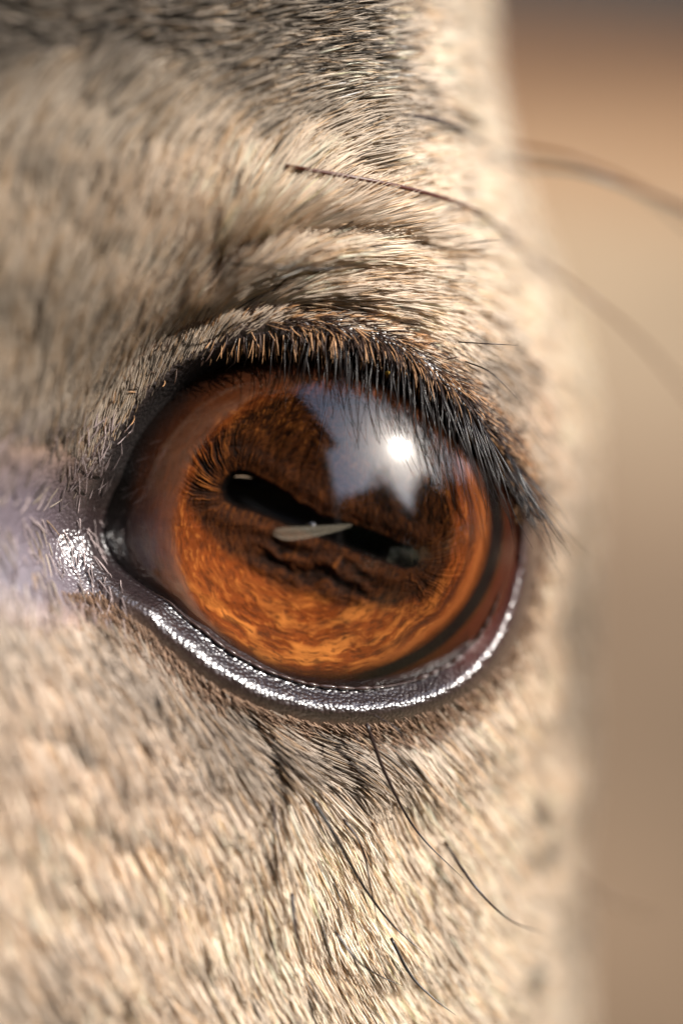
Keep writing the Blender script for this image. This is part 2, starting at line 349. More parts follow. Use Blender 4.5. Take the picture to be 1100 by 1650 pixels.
col_pts = [(1020,1350,150,128,104),(1020,1550,150,130,108),(960,1500,172,152,126),(60,350,158,136,108),(40,560,150,128,100),(950,950,150,126,102),(1010,1050,142,120,98),(960,1120,160,134,108),(1010,850,166,144,118),(1040,1200,146,122,98),(880,1100,206,176,142),(1030,980,140,118,96),(120,110,84,74,66),(20,120,84,74,66),(300,150,110,96,80),(40,40,96,86,76),(200,30,92,82,74),(350,80,110,98,82),(500,50,120,106,90),(620,150,165,148,128),(60,180,150,130,106),(250,180,168,148,120),(420,200,140,122,100),(550,200,160,142,120),
 (100,300,176,152,120),(300,300,190,164,130),(450,290,205,182,150),(380,360,232,218,196),(600,260,222,208,184),(720,120,226,214,194),(720,230,226,214,194),(740,30,222,210,190),(720,330,220,208,186),(820,450,192,176,150),(780,420,198,184,158),(860,620,206,158,124),
 (920,600,205,190,160),(990,500,205,194,170),(60,480,184,158,122),(200,480,194,166,130),(60,620,165,140,112),(200,620,158,132,106),(270,610,136,108,88),(450,430,228,200,168),(560,420,222,196,166),(400,450,214,182,148),(650,420,222,200,170),
 (600,470,222,196,168),(500,470,214,186,156),(450,490,190,156,126),(330,530,196,162,130),(380,510,176,142,112),(520,500,120,90,74),(700,430,220,204,180),(740,500,186,164,138),(800,600,160,128,104),(60,750,128,104,94),(60,1020,170,146,132),(60,1100,190,154,126),(200,1050,150,122,106),
 (100,1200,206,168,136),(250,1180,196,160,132),(330,1120,136,108,90),(420,1190,150,120,98),(520,1180,140,112,92),(600,1200,176,150,128),(100,1350,210,176,144),(300,1330,218,188,156),(430,1300,232,214,186),
 (550,1320,226,208,178),(650,1250,206,176,146),(400,1450,224,202,168),(550,1450,230,214,184),(700,1380,222,204,174),(200,1500,206,178,146),(50,1500,190,162,136),(60,1620,168,142,118),(300,1600,196,172,144),(500,1600,214,196,166),
 (700,1550,206,190,160),(850,1300,220,194,160),(850,1100,222,188,150),(900,950,206,172,138),(950,1250,196,168,136),(950,1450,196,176,150),(820,1600,190,176,152),(850,850,206,168,138),(880,760,190,160,136)]
band_pts = [(120,110,.9),(20,130,.85),(300,140,.75),(40,40,.95),(250,40,.95),(450,60,.9),(560,60,.8),(650,60,.35),(400,140,.75),(500,160,.75),(150,150,.6),(50,220,.5),(300,220,.4),(450,220,.35),(100,350,.3),(300,350,.12),(60,500,.28),(200,560,.3),(380,370,.0),(560,250,.3),(700,250,.1),
 (800,400,0),(500,400,.05),(560,450,.1),(450,500,.3),(330,560,.3),(600,500,.3),(780,600,.45),(300,620,.6),(60,700,.3),(60,1000,.1),(100,1200,.14),(300,1150,.3),(420,1190,.5),(520,1190,.55),(620,1170,.5),(300,1350,.1),(500,1400,.05),
 (700,1400,.08),(100,1600,.3),(300,1620,.25),(900,1000,.05),(900,1450,.2),(800,1600,.3)]

def emit(name, root, tang, length, lift, rad, cols, band, npt=6, curl=0.25, wob=0.045, clump=None, label=None):
    """one Curves object of hairs. root = surface coords (n,2); tang = direction in surface coords."""
    n = len(root); e = 3.0
    P0 = surf(root[:,0], root[:,1]); Pu = surf(root[:,0]+e, root[:,1]) - P0; Pv = surf(root[:,0], root[:,1]+e) - P0
    Pu /= e; Pv /= e
    Nn = np.cross(Pu, Pv); Nn /= np.linalg.norm(Nn, axis=1)[:, None]; Nn *= np.where(Nn[:, 2:3] < 0, -1, 1)*1.0
    # beyond the silhouette the outward normal turns away from the viewer
    ph = np.maximum(root[:,0] - (xedge(root[:,1]) - 330.0), 0)/330.0
    flip = (ph > math.pi/2)[:, None]; Nn = np.where(flip, -Nn, Nn)
    T = Pu*tang[:, :1] + Pv*tang[:, 1:2]; T /= np.linalg.norm(T, axis=1)[:, None]
    B = np.cross(Nn, T); side = rng.normal(0, wob, n)
    s = np.linspace(0, 1, npt)[None, :, None]
    L = length[:, None, None]; lf = lift[:, None, None]
    lat = side[:, None, None]
    p = P0[:, None] + L*(s*np.cos(lf)*T[:, None] + (np.sin(lf)*(s - curl*s**2))*Nn[:, None]*1.0 + lat*s*s*B[:, None])
    if clump is not None:
        cid, amt = clump
        tip = p[:, -1]; k = cid.max()+1; sm = np.zeros((k, 3)); np.add.at(sm, cid, tip); cn = np.bincount(cid, minlength=k)[:, None]
        ctr = sm/np.maximum(cn, 1); d = (ctr[cid] - tip)*amt[:, None]
        p = p + d[:, None]*(s**1.6)
    p[:, 0] -= 2.0*Nn
    hc = bpy.data.hair_curves.new(name); hc.add_curves([npt]*n)
    hc.attributes['position'].data.foreach_set('vector', to_m(p).astype(np.float32).ravel())
    taper = np.array([1.0, 1.0, .95, .8, .55, .12])[:npt] if npt == 6 else np.linspace(1, .12, npt)
    ra = hc.attributes.get('radius') or hc.attributes.new('radius', 'FLOAT', 'POINT')
    ra.data.foreach_set('value', (rad[:, None]*taper[None]*S).astype(np.float32).ravel())
    ca = hc.attributes.new('col', 'FLOAT_COLOR', 'CURVE'); ca.data.foreach_set('color', np.c_[cols, np.ones(n)].astype(np.float32).ravel())
    ba = hc.attributes.new('band', 'FLOAT', 'CURVE'); ba.data.foreach_set('value', band.astype(np.float32))
    hc.materials.append(M_fur)
    ob = link(bpy.data.objects.new(name, hc), animal); ob['kind'] = 'stuff'
    if label: ob['label'] = label
    return ob

def coat():
    sp = 3.65
    gx, gy = np.meshgrid(np.arange(-330, 1560, sp), np.arange(-380, 2040, sp))
    x = (gx + rng.uniform(-.6, .6, gx.shape)*sp).ravel(); y = (gy + rng.uniform(-.6, .6, gy.shape)*sp).ravel()
    th, d, up = face_vars(x, y)
    ph = (x - (xedge(y) - 330))/330
    keep = (d > 14) & (ph < 2.1)
    # bare rims and tear trough
    dens = np.ones_like(x)
    lf = sstep(420, 300, x); dens *= np.where(up > .5, sstep(30-14*lf, 62-24*lf, d), sstep(50, 86, d))
    left = sstep(330, 200, x)*sstep(690, 740, y)*sstep(1010, 960, y)
    dens *= 1 - left*(1-sstep(18, 60, d))*0.9
    dens *= 1 - 0.97*np.clip(canthus(x, y)*2.4, 0, 1)
    q, t, s = seg_dist(x, y, CREASE1); dens *= 1-0.85*np.exp(-(q/9)**2)*(t > .02)*(t < .9)
    # thinner outside the frame
    out = (x < -60) | (y < -60) | (y > 1710); dens *= np.where(out, .55, 1)
    keep &= rng.random(x.shape) < dens
    x, y, d, up, th = x[keep], y[keep], d[keep], up[keep], th[keep]; n = len(x)
    f = idw(x, y, flow_pts, 3.0, 30)
    an = np.arctan2(f[:,1], f[:,0]) + 0.34*(fbm(x/120, y/120, 21, 2)-0.5) + rng.normal(0, .07, n)
    T = np.c_[np.cos(an), np.sin(an)]
    near = np.exp(-(np.maximum(d-30, 0)/55)**2)
    length = 104*(1-near) + 30*near
    length *= 1 - 0.35*sstep(260, 60, y)*sstep(700, 500, x)
    qf, tf, sf = seg_dist(x, y, CREASE3); length = length*(1-.35*np.exp(-(qf/40)**2))
    length *= rng.uniform(.72, 1.25, n)*(1 - .5*np.clip(2.5*np.exp(-(((x-80)/190)**2 + ((y-860)/170)**2)), 0, 1))
    q, t, s = seg_dist(x, y, CREASE1); abv = np.exp(-(q/60)**2)*(s < 0); length *= 1+.15*abv
    lift = 0.21 + 0.08*rng.normal(0, 1, n) + 0.30*sstep(260, 60, y)*sstep(740, 540, x)*rng.uniform(.2, 1.3, n)
    lift = np.clip(lift*(1-.5*near), .05, .95)
    c = idw(x, y, col_pts, 3.2, 28); band = idw(x, y, band_pts, 3.0, 30)[:, 0]
    c = lin(c); lum = c.mean(1, keepdims=True); hue = lin((201,187,170)); hue = hue/hue.mean(); lum = np.minimum(lum*1.28, .49 + .14*lum); c = lum*((.14*c)/np.maximum(c.mean(1, keepdims=True), 1e-4) + .86*hue)
    # dark mole spots, tufts of dark hair
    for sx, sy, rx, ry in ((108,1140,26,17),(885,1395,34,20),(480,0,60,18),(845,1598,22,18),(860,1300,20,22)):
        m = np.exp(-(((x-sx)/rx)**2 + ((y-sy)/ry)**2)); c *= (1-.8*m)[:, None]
    # individual variation: pale, tan and dark hairs
    tone = rng.random(n); v = np.exp(rng.normal(0, .16, n)); c = c*v[:, None]*1.12
    tan = (tone < .20); c[tan] *= np.array([.98, .84, .68])
    dark = rng.random(n) < .045 + .42*np.clip(band-.25, 0, 1); c[dark] = c[dark]*.16
    low = fbm(x/42, y/42, 31, 3); c *= (0.80 + .40*low)[:, None]
    pale = rng.random(n) < .30; bw = sstep(.5, .8, band); c = c*(1 + bw*np.where(pale, 1.4, -.12))[:, None]
    c = np.clip(c, .004, .86)
    bnd = np.clip(band*rng.uniform(.4, 1.2, n), 0, 1)
    rad = 1.5*rng.uniform(.75, 1.2, n)*(1-.28*near)
    # tufts: nearby hairs share a tip
    k = 34.0; jx = x + 14*(noise(x/40, y/40, 5)-.5); jy = y + 14*(noise(x/40, y/40, 6)-.5)
    key = np.floor(jx/k).astype(int)*4000 + np.floor(jy/(k*1.3)).astype(int); u, cid = np.unique(key, return_inverse=True)
    amt = 0.52*(1-near)*rng.uniform(.4, 1, n)*np.clip(.5+1.1*fbm(x/200, y/200, 77, 2), 0, 1)
    amt *= np.where((x > 380) & (x < 700), .7, 1.0)
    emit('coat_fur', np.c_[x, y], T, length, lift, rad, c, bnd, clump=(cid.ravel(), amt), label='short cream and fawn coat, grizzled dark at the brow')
    print('coat hairs', n)
coat()

def undercoat_rim():
    """short hairs on the lids and sparse hairs on the tear trough."""
    n = 5200; th = rng.uniform(-math.pi, math.pi, n); up = sstep(.25, -.35, np.sin(th))
    low_d = rng.uniform(52, 100, n); up_d = rng.uniform(14, 70, n)**1.0
    d = np.where(up > .5, up_d, low_d); r = rc(th) + d; x = CX + r*np.cos(th); y = CY + r*np.sin(th)
    keep = ~((x < 215) & (y > 700) & (y < 950)) & ~((up > .5) & (rng.random(n) > np.interp(x, [250, 360, 450, 520, 800], [.06, .16, .5, .7, 1.0]))); x, y, d, th, up = [a[keep] for a in (x, y, d, th, up)]; n = len(x)
    f = idw(x, y, flow_pts, 3, 30); an = np.arctan2(f[:,1], f[:,0])
    lash = np.where(up > .5, np.exp(-(np.maximum(d-22, 0)/22)**2), 0)
    ldir = np.interp(x, [200, 330, 450, 600, 700, 780, 860, 950], [2.6, 2.2, 1.6, 1.62, 1.35, 1.1, .85, .7])
    an = np.arctan2(np.sin(an)*(1-lash)+np.sin(ldir)*lash, np.cos(an)*(1-lash)+np.cos(ldir)*lash) + rng.normal(0, .16, n)
    T = np.c_[np.cos(an), np.sin(an)]
    L = np.where(up > .5, 30 + 26*lash*sstep(330, 480, x), 26)*rng.uniform(.6, 1.3, n)
    lift = np.clip(rng.normal(.42, .16, n) + .35*lash, .1, 1.2)
    c = np.where((rng.random(n) < .42)[:, None], lin((196,150,108)), lin((74,54,44)))*rng.uniform(.6, 1.3, n)[:, None]
    c = np.where((up < .5)[:, None], lin((150,122,100))*rng.uniform(.5, 1.3, n)[:, None], c)
    emit('eyelid_fur', np.c_[x, y], T, L, lift, 1.0*rng.uniform(.7, 1.2, n), c, rng.uniform(.1, .7, n)*(up > .5), curl=.45, label='short tan hairs fringing the dark eyelids')
undercoat_rim()

def trough_hair():
    n = 420; x = rng.uniform(-60, 215, n); y = rng.uniform(690, 1010, n)
    th, d, up = face_vars(x, y); k = d > 6; x, y = x[k], y[k]; n = len(x)
    an = np.where(y < 830, -1.35, 1.35) + rng.normal(0, .25, n)
    c = lin((176,160,158))*rng.uniform(.4, 1.2, n)[:, None]
    emit('tear_trough_fur', np.c_[x, y], np.c_[np.cos(an), np.sin(an)], rng.uniform(18, 52, n), rng.uniform(.1, .4, n), 1.2*rng.uniform(.7, 1.2, n), c, np.zeros(n), label='sparse greyish hairs on the bare purple skin')
trough_hair()

# ---------------------------------------------------------------- eye
eye = bpy.data.objects.new('eye', None); link(eye, animal); eye.empty_display_size = .01
def uv_pupil(x, y):
    a = R(21); dx, dy = x-515, y-842
    return dx*math.cos(a) + dy*math.sin(a), -dx*math.sin(a) + dy*math.cos(a)
def pupil_sd(x, y):
    u, v = uv_pupil(x, y)
    hw = 25 - 7*np.clip(u/170, -1, 1) + 2.2*(noise(u/9, v*0+3, 4)-.5)
    v = v - 7*np.sin(u/75.0)*0.6
    gran = np.where(v < 0, 13*np.exp(-((u+10)/62)**2)*(.75+.7*noise(u/11, v*0, 8)), 0)       # granules along the upper margin
    hl = 172.0
    q = np.maximum(np.abs(u) - (hl-hw), 0)
    return np.hypot(q, v) - (hw - gran)
IX, IY = 508.0, 848.0
def iris_rho(x, y):
    dx, dy = x-IX, y-IY
    ax = np.where(dx < 0, 232.0, 276.0); ay = np.where(dy < 0, 236.0, 236.0)
    return np.hypot(dx/ax, dy/ay)
def iris_h(x, y):
    rho = iris_rho(x, y); flat = -108 + 70*np.minimum(rho, 1.2)**2.2; c = cornea_h(x, y) - 7
    k = 14.0; m = np.minimum(flat, c)                     # smooth minimum of bowl and inner cornea
    return m - k*np.log(np.exp(-(flat-m)/k) + np.exp(-(c-m)/k))
def iris():
    n = 620; x = np.linspace(120, 860, n); y = np.linspace(545, 1140, int(n*.8))
    X, Y = np.meshgrid(x, y, indexing='ij')
    rho = iris_rho(X, Y); sd = pupil_sd(X, Y); u, v = uv_pupil(X, Y)
    th = np.arctan2(Y-IY, X-IX)
    thc, dcon, up = face_vars(X, Y)
    # fibre direction: perpendicular to the pupil margin
    gxn, gyn = np.gradient(sd, x, y); fa = np.arctan2(gyn, gxn)
    wv = fbm(X/38, Y/38, 41, 3)
    fib = noise(fa*26 + 4.5*wv + u/7.5, sd/34, 51)*.6 + noise(fa*52 + 7*wv + u/3.8, sd/24, 52)*.4
    ridges = .5+.5*np.sin(sd/5.2 + 11*fbm(X/75, Y/75, 61, 4))
    ring_w = np.exp(-((sd-52)/34)**2)*sstep(-120, -50, u)*sstep(150, 60, u)*(v > 0)
    zone = np.exp(-(np.maximum(sd, 0)/40)**2)
    w1 = fbm(X/70, Y/70, 74, 3)-.5; w2 = fbm(X/24, Y/24, 75, 3)-.5
    streak = fbm(th*2.6 + 1.2*w1, rho*17 + 3.5*w1 + .3*w2, 71, 4)
    fine = fbm(th*15 + 2.5*w1 + .4*w2, rho*70 + 7*w1 + 1.2*w2, 72, 4)
    fw = .4 + .6*sstep(430, 330, X)*sstep(840, 760, Y)
    relief = 8*fw*(fib-.5)*np.exp(-((sd-35)/42)**2) + 6*(ridges-.5)*ring_w*1.6 + 4*(streak-.5) + 2.2*(fine-.5)
    pad = -20*sstep(3, -10, sd) + 5*np.exp(-((sd-24)/16)**2)
    Hh = iris_h(X, Y) + (relief + pad)*(1-sstep(.90, 1.02, rho))
    # the margin between iris and limbus steps up on the inner side
    Hh = np.where(dcon > 6, Hh - 25*sstep(6, 20, dcon), Hh)
    # iris colours, partly with light and shade painted in
    def mix(a, b, m): return a*(1-m[..., None]) + b*m[..., None]
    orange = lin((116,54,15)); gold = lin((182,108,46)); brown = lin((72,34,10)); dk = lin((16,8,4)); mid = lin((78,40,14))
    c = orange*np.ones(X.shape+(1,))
    c = mix(c, gold, sstep(.42, .72, streak)*sstep(880, 1040, Y))  # sunlit lower crescent put into the colour
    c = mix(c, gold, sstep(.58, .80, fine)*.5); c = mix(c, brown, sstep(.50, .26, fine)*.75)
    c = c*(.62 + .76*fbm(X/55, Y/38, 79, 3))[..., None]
    # dark inner zone: shade and dark reflections painted in, soft scalloped border
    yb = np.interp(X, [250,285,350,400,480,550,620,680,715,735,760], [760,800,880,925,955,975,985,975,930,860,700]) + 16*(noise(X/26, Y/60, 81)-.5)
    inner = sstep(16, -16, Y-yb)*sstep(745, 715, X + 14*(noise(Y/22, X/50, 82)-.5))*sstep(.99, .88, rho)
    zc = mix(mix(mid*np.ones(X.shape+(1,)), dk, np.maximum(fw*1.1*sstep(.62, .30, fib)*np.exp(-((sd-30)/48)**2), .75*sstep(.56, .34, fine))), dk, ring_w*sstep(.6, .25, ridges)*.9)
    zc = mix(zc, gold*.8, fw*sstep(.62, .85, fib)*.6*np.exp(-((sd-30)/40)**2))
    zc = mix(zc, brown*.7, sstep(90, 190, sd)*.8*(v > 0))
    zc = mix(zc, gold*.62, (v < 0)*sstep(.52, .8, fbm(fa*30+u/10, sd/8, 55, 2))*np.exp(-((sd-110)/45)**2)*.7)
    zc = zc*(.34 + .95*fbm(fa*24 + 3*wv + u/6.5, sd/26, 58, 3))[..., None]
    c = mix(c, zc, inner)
    # upper left: bright fleck patches on brown, crisp radial black gaps beside the pupil end
    gapz = np.exp(-((X-335)/70)**2-((Y-735)/42)**2); c = mix(c, dk*.5, gapz*sstep(.55, .42, fib))
    # limbus
    lim = sstep(.92, 1.05, rho + .05*w1); c = mix(c, lin((66,30,7))*(.6+.8*fine[..., None]), lim*.96)
    rt = sstep(40, 160, X-IX)
    c = mix(c, lin((140,76,34)), np.exp(-((rho+.04*w1-.99)/.03)**2)*rt*.8)
    c = mix(c, lin((60,28,12)), np.exp(-((rho + .06*w1-.93)/.020)**2)*rt*.7)
    c = mix(c, lin((20,13,11)), sstep(1.03, 1.06, rho)*sstep(1.20, 1.14, rho)*sstep(0, 120, X-IX)*sstep(1.14,1.10,rho)*.95)
    c = mix(c, lin((84,38,22)), sstep(1.12, 1.16, rho)*sstep(680, 780, X)*.9)
    c = mix(c, lin((12,7,5)), sstep(np.interp(Y, [600, 900], [-70, -34]), -4, dcon)*np.where(X < 300, .9, .75)*np.where(X > 760, .25, 1.0))  # shade along the lids and in the corner crevice, painted into the colour
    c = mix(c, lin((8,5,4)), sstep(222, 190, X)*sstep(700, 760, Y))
    c = c*(1-.96*sstep(5, -3, sd))[..., None]
    # faces: leave the pupil open
    F = grid_faces(*X.shape); cen = (sd.ravel()[F]).mean(1); dc = dcon.ravel()[F].mean(1)
    F = F[(cen > -7) & (dc < 24)]
    V = to_m(np.stack([X, Y, Hh], -1)).reshape(-1, 3)
    used = np.unique(F); rm = np.full(len(V), -1); rm[used] = np.arange(len(used))
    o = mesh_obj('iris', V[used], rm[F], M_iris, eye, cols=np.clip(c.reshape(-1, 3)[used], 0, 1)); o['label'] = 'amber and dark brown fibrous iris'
    # pupil: a dark bowl right behind the opening
    a = np.linspace(0, 2*math.pi, 96, endpoint=False); an = R(21); Vp = []; Fp = []
    for k, (q, dep) in enumerate(((1.0, 24), (.94, 44), (.6, 54), (.2, 58))):
        uu = np.cos(a)*182*q; vv = np.sin(a)*40*q
        xx = 515 + uu*math.cos(an) - vv*math.sin(an); yy2 = 842 + uu*math.sin(an) + vv*math.cos(an)
        Vp += to_m(np.stack([xx, yy2, iris_h(xx, yy2)-dep], -1)).tolist()
    Fp = grid_faces(4, 96, True).tolist() + [list(range(3*96, 4*96))]
    mesh_obj('pupil', Vp, Fp, M_pupil, eye)
iris()
def cornea():
    nth = 256; th = np.linspace(-math.pi, math.pi, nth, endpoint=False); V = []
    fr = np.r_[np.linspace(0.02, 1, 70)]
    for f in fr:
        r = f*(rc(th)+9); x = CX + r*np.cos(th); y = CY + r*np.sin(th)
        V.append(to_m(np.stack([x, y, cornea_h(x, y)], -1)))
    V = np.concatenate(V); F = grid_faces(len(fr), nth, True).tolist() + [list(range(nth))]
    mesh_obj('cornea', V, F, M_cornea, eye)
cornea()
# tear film: beaded wet line where the cornea meets the lower lid
def tear_film():
    t = N('tear fluid'); p = t.n('ShaderNodeBsdfPrincipled'); p.inputs['Base Color'].default_value = (.05, .03, .025, 1); p.inputs['Roughness'].default_value = .06
    p.inputs['Coat Weight'].default_value = 1; p.inputs['Coat Roughness'].default_value = .03; t.l(p.outputs[0], t.out.inputs[0])
    n = 900; a = np.linspace(2.75, 0.28, n); r = rc(a) - 3 ; x = CX + r*np.cos(a); y = CY + r*np.sin(a)
    arc = np.r_[0, np.cumsum(np.hypot(np.diff(x), np.diff(y)))]
    bead = np.abs(np.sin(arc/12.5*math.pi/2 + 2.2*noise(arc/40, arc*0, 3)))**.7
    rr = (1.1 + 2.6*bead*np.clip(1.6*noise(arc/23, arc*0, 6)-.15, .1, 1.2))*sstep(0, 60, arc)*sstep(arc[-1], arc[-1]-60, arc) + .3
    V, F = tube(to_m(np.stack([x, y, cornea_h(x, y)+1.5], -1)), rr*S, 8)
    mesh_obj('tear_film', V, F, t.m, eye)['label'] = 'beaded wet line along the lower lid'
tear_film()

# ---------------------------------------------------------------- lashes and whiskers
def hair_part(name, P, r0, mat, parent=animal, n=14, r1=.18, k=6):
    pts = spline(P, n); rr = (r0*(1-(np.linspace(0, 1, n)**1.7)*(1-r1/r0)))*S
    V, F = tube(to_m(pts), rr, k); return mesh_obj(name, V, F, mat, parent)
def surf_n(x, y):
    p = surf(x, y); a = surf(x+3, y)-p; b = surf(x, y+3)-p; nn = np.cross(a, b); nn /= np.linalg.norm(nn); return p, (nn if nn[2] > 0 else -nn)
lashes = []
for i in range(230):
    f = rng.random()
    xr = 395 + 480*f**.85; th0 = np.interp(xr, [395, 500, 620, 700, 780, 850, 880], [-1.95, -1.57, -1.12, -.83, -.53, -.27, -.15])
    d = rng.uniform(6, 40); r = rc(th0) + d; x = CX + r*math.cos(th0); y = CY + r*math.sin(th0)
    if rng.random() > np.interp(x, [400, 520, 640, 720], [.4, .75, .75, .7]): continue
    p, nn = surf_n(x, y); p = p - 2*nn
    L = np.interp(x, [380, 470, 560, 650, 740, 820, 880], [50, 125, 190, 200, 190, 180, 130])*rng.uniform(.55, 1.12)
    aa = np.interp(x, [380, 480, 600, 680, 760, 830, 880], [1.75, 1.62, 1.62, 1.42, 1.26, 1.02, .85]) + rng.normal(0, .09)
    dr = np.array([math.cos(aa), math.sin(aa), 0]); out = rng.uniform(.22, .5)
    P = [p, p + dr*L*.33 + np.array([0, 0, L*.33*out*1.2]), p + dr*L*.68 + np.array([rng.normal(0, 3), 0, L*.5*out]), p + dr*L + np.array([rng.normal(0, 6), 0, L*.42*out])]
    if i == 0: P = [(730,640,30), (765,700,60), (800,790,70), (833,886,40)]
    if i == 1: P = [(735,650,30), (748,700,60), (757,750,75), (764,790,70)]
    if i == 2: P = [(850,735,-70), (875,770,-60), (905,805,-70), (938,856,-100)]
    if i == 3: P = [(855,745,-80), (878,790,-80), (900,840,-90), (915,880,-110)]
    o = hair_part('eyelash', np.array(P, float), rng.uniform(.9, 1.6)*np.interp(x, [450, 640, 740], [.5, .55, .9]), M_lash, n=10, k=5); lashes.append(o)
def vis_h(X, y):
    xs = np.linspace(X-60, X+420, 200); p = surf(xs, np.full(200, y*1.0)); m = np.argmax(p[:, 0])
    return float(np.interp(X, p[:m+1, 0], p[:m+1, 2]))
def whisk(pts, r, mat, h=(8, 60), n=22, tip=.25):
    """pts in surface/picture plane; lifted off the face by h (root, tip)."""
    out = []
    for k, q in enumerate(pts):
        s = k/(len(pts)-1); base = vis_h(q[0], q[1])
        hh = q[2] if len(q) > 2 else max(base + 42 + 22*min(1, s*5), -20) if h == 'F' else base + (h[0]*(1-s) + h[1]*s + (20 + 30*min(1, s*6)))
        out.append((q[0], q[1], hh))
    return hair_part('whisker', np.array(out), r*(1.55 if h == 'F' else 1.25), mat, n=n, r1=tip)
W1 = [(460,271),(600,290),(720,306),(800,326),(900,378),(1000,452,-400),(1110,530,-520),(1220,640,-620)]
w = whisk(W1, 3.1, M_whisk_r, (-6, 62), tip=2.4); w['label'] = 'red-brown whisker arching from the brow to the right'
whisk([(640,168),(740,176),(850,196),(980,224,-400),(1150,272,-480),(1300,330,-540)], 4.0, M_whisk, (4, 150), tip=5)
whisk([(700,142),(770,146),(850,158),(980,190,-500),(1150,250,-640),(1320,350,-800)], 4.0, M_whisk_b, (4, 150), tip=5)
whisk([(437,109),(475,90),(515,58),(551,19)], 2.2, M_lash, (22, 90))
whisk([(503,1284),(543,1350),(582,1423),(632,1493),(690,1545)], 2.4, M_lash, 'F')
whisk([(553,1321),(582,1362),(598,1435),(613,1515)], 1.3, M_whisk, 'F')
whisk([(590,1165),(622,1250),(672,1342),(746,1418)], 2.3, M_whisk, 'F')
whisk([(720,1370),(770,1440),(825,1495),(887,1529)], 2.2, M_whisk, (10, 190))
whisk([(440,1283),(447,1330),(462,1375),(484,1412)], 2.0, M_whisk, 'F')
whisk([(471,1434),(477,1490),(490,1550),(512,1648)], 2.4, M_whisk, 'F')
whisk([(540,1500),(575,1545),(612,1575),(648,1592)], 1.4, M_lash, 'F')
whisk([(630,1515),(662,1575),(698,1612),(735,1640)], 1.8, M_lash, 'F')
whisk([(372,430),(440,438),(530,436),(637,414)], 1.4, M_lash, (14, 18))
whisk([(740,548),(790,553),(838,553)], 1.0, M_whisk, (14, 120))
whisk([(752,580),(790,600),(834,642)], 1.1, M_whisk, (14, 90))
whisk([(900,1448),(960,1488),(1040,1532,-520),(1130,1570,-600)], 3.5, M_whisk_b, (-10, 60), tip=3)
whisk([(560,1165),(575,1185),(583,1215)], 1.2, M_whisk, (14, 30))
whisk([(600,1150),(640,1175),(660,1215)], 1.1, M_whisk, (14, 30))

# ---------------------------------------------------------------- things resting on the eye and lashes
def fleck():
    t = N('dry hay skin'); p = t.n('ShaderNodeBsdfPrincipled'); p.inputs['Base Color'].default_value = (*lin((150,140,122)), 1); p.inputs['Roughness'].default_value = .5
    tr = t.n('ShaderNodeBsdfTransparent'); ms = t.n('ShaderNodeMixShader'); ms.inputs[0].default_value = .45
    t.l(p.outputs[0], ms.inputs[2]); t.l(tr.outputs[0], ms.inputs[1]); ms.inputs[0].default_value = .2; t.l(ms.outputs[0], t.out.inputs[0])
    top = [(441,858),(452,850),(490,848),(540,846),(566,844)]; bot = [(441,861),(462,870),(500,866),(540,856),(566,848)]
    a = spline(top, 24); b = spline(bot, 24); V = []
    for lay in (3.5, 1.5):
        for k in range(24):
            for s in np.linspace(0, 1, 5):
                q = a[k]*(1-s) + b[k]*s; V.append((q[0], q[1], cornea_h(q[0], q[1]) + lay + 2.2*math.sin(s*math.pi*2)))
    F = []
    g = grid_faces(24, 5); F += g.tolist(); F += (g[:, ::-1]+120).tolist()
    edge = [i*5 for i in range(24)] + [23*5+j for j in range(1, 5)] + [i*5+4 for i in range(22, -1, -1)] + [j for j in (3, 2, 1)]
    for i in range(len(edge)):
        p0, p1 = edge[i], edge[(i+1) % len(edge)]; F.append([p0, p0+120, p1+120, p1])
    V = np.array(V); m = to_m(V); org = m.mean(0)
    o = mesh_obj('hay_fleck', m-org, F, t.m); o.matrix_world = FRAME @ Matrix.Translation(Vector(org))
    o['label'] = 'thin pale translucent sliver of hay lying across the pupil'; o['category'] = 'hay sliver'
fleck()
def speck():
    m = mat_simple('yellow pollen', (170,136,50), .6, .3, 0, 9000)
    a = []; F = []; n, k = 9, 12
    for i in range(n):
        ph = math.pi*i/(n-1)
        for j in range(k):
            tt = 2*math.pi*j/k; r = 4.2*(1+.25*math.sin(3*tt+i)); a.append((r*math.sin(ph)*math.cos(tt), r*math.sin(ph)*math.sin(tt), r*math.cos(ph)*.8))
    F = grid_faces(n, k, True).tolist(); P, nn = surf_n(635.0, 574.0)
    V = np.array(a)*S; o = mesh_obj('pollen_grain', V, F, m); org = to_m(P + 30*nn)
    o.matrix_world = FRAME @ Matrix.Translation(Vector(org)); o['label'] = 'tiny yellow pollen grain caught among the upper eyelashes'; o['category'] = 'pollen grain'
speck()

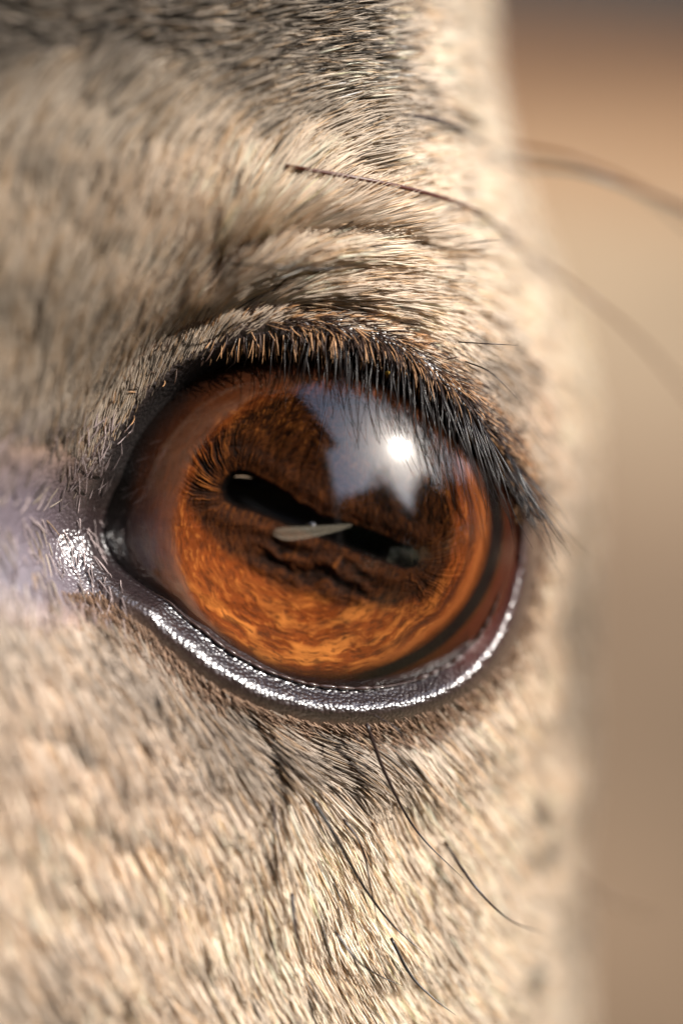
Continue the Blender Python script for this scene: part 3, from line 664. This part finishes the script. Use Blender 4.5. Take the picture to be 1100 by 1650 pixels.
# ---------------------------------------------------------------- surroundings mirrored in the eye, some added unseen to darken the reflection
def along(dx, dh, dz, dist):                     # a point in the given direction from the eye (x right, towards viewer, up), metres
    v = Vector((dx, -dh, dz)).normalized()*dist
    return FRAME @ v
def sky_blocker():
    """unseen board roof and walls, added to block sky mirrored in the eye."""
    m = mat_simple('dark blocker boards', (62,46,36), .8, .3, 0, 3)  # added out of view to darken part of the eye's reflection
    root = bpy.data.objects.new('sky_blocker', None); COL.objects.link(root); 
    c = along(.26, .73, .60, 1.0) - Vector((0, 0, HEIGHT)); c = c/c.z*2.1; c = c + Vector((0, 0, HEIGHT))
    e = along(-.16, .25, .95, 1.0) - Vector((0, 0, HEIGHT)); e = e/e.z*2.1; e = e + Vector((0, 0, HEIGHT))
    d1 = (e-c); d1.z = 0; d1.normalize(); d2 = Vector((-d1.y, d1.x, 0))
    if d2.x > 0: d2 = -d2
    z = c.z; root.location = (c.x, c.y, 0)
    def box(name, p, ax, ay, lx, ly, z0, z1):
        V = []
        for zz in (z0, z1):
            for a, b in ((0,0),(1,0),(1,1),(0,1)):
                q = p + ax*lx*a + ay*ly*b; V.append((q.x-root.location.x, q.y-root.location.y, zz))
        F = [(3,2,1,0),(4,5,6,7),(0,1,5,4),(1,2,6,5),(2,3,7,6),(3,0,4,7)]
        return mesh_obj(name, V, F, m, root, smooth=False)
    L1, L2 = 4.4, 4.0
    nb = 16
    for i in range(nb):
        box('blocker_plank', c + d2*(L2*i/nb), d1, d2, L1, L2/nb-.006, z, z+.03)
    for a, b in ((.3,.15),(L1-.4,.15),(.3,L2-.3),(L1-.4,L2-.3)):
        box('blocker_post', c + d1*a + d2*b, d1, d2, .1, .1, 0, z-.1)
    for i in range(14):                                   # walls added to close off mirrored sky under the roof
        box('blocker_board', c + d2*(L2*.98) + d1*(L1*i/14), d1, d2, L1/14-.004, .03, 0, z-.01)
        box('blocker_board', c + d1*(L1*.98) + d2*(L2*i/14), d2, d1, L2/14-.004, .03, 0, z-.01)
    for i in range(12):
        box('blocker_board', c + d1*.02 + d2*(.35 + (L2-.4)*i/12), d2, d1, (L2-.4)/12-.004, .03, 0, z-.003)
    for b in (.15, L2-.3): box('blocker_beam', c + d2*b + d1*.05, d1, d2, L1-.1, .1, z-.1, z-.002)
    root['label'] = 'unseen board roof added to block sky as a pointed shape in the eye'; root['category'] = 'sky_blocker'
sky_blocker()
def leaves(rg, cc, s):
    n = len(cc); a = rg.normal(0, 1, (n, 3)); a /= np.linalg.norm(a, axis=1)[:, None]; b = np.cross(a, rg.normal(0, 1, (n, 3))); b /= np.linalg.norm(b, axis=1)[:, None]
    return np.stack([cc-a*s, cc+b*s*.5, cc+a*s, cc-b*s*.5], 1).reshape(-1, 3), np.arange(4*n).reshape(-1, 4)
def added_hedge():
    rg = np.random.default_rng(12); leaf = mat_simple('hedge leaves', (52,62,32), .6, .3, 0, 3); n = 34000  # added leaf belt, hides the bright horizon from the cornea
    a = rg.uniform(-2.4, 2.6, n); r = 7.2 + rg.normal(0, .45, n)
    cc = np.stack([r*np.sin(a), -r*np.cos(a), rg.uniform(0, 1, n)**.8*(2.5 + .9*fbm(a*4, a*0, 5, 3))], -1)
    LV, LF = leaves(rg, cc, .13); o = mesh_obj('added_hedge', LV, LF, leaf, None, smooth=False)
    o['label'] = 'unseen leaf belt added to darken the mirrored horizon in the eye'; o['category'] = 'added_hedge'; o['kind'] = 'stuff'
added_hedge()
def tree(loc, h, rad, seed, label, n=9000):
    rg = np.random.default_rng(seed); root = bpy.data.objects.new('tree', None); COL.objects.link(root); root.location = loc
    bark = mat_simple('bark', (70,56,44), .9, .2, 0, 8); leaf = mat_simple('leaves', (62,74,34), .6, .3, 0, 4)
    V, F = tube([(0,0,0),(.05*h*.1,0,h*.25),(0,.04*h,h*.5),(0,0,h*.85)], [h*.03,h*.024,h*.018,h*.006], 10); 
    for k in range(7):
        a = rg.uniform(0, 6.28); z0 = h*rg.uniform(.35, .65); e = np.array([math.cos(a)*rad*.8, math.sin(a)*rad*.8, z0+h*.22])
        v, f = tube(spline([(0,0,z0), (e[0]*.5, e[1]*.5, z0+h*.13), e], 6), [h*.012, h*.010, h*.008, h*.006, h*.004, h*.002], 6)
        F += [[i+len(V) for i in q] for q in f]; V += v
    mesh_obj('trunk', V, F, bark, root)
    cl = rg.normal(0, 1, (46, 3)); cl /= np.linalg.norm(cl, axis=1)[:, None]; cl *= rg.uniform(.3, 1, (46, 1))
    cc = cl[rg.integers(0, 46, n)]*[rad, rad, h*.36] + [0, 0, h*.58] + rg.normal(0, .13*rad, (n, 3))
    LV, LF = leaves(rg, cc, rad*.06)
    mesh_obj('crown', LV, LF, leaf, root, smooth=False)['kind'] = 'stuff'
    root['label'] = label; root['category'] = 'tree'
tree((3.4, -4.8, 0), 4.6, 1.7, 3, 'leafy tree behind the viewer, mirrored dark below the sky in the eye')
tree((6.2, -3.4, 0), 3.6, 1.5, 5, 'lower leafy tree mirrored at the right of the eye')
tree((.9, -6.2, 0), 5.5, 1.9, 8, 'taller leafy tree mirrored near the middle of the eye')
tree((4.6, -2.0, 0), 3.4, 1.3, 9, 'small round tree mirrored near the rim of the eye')
tree((1.9, -5.6, 0), 4.3, 1.6, 10, 'bushy tree mirrored between two taller trees in the eye')
tree((4.0, -4.1, 0), 6.2, .9, 21, 'slender sparse tree mirrored against the bright sky in the eye', 1100)
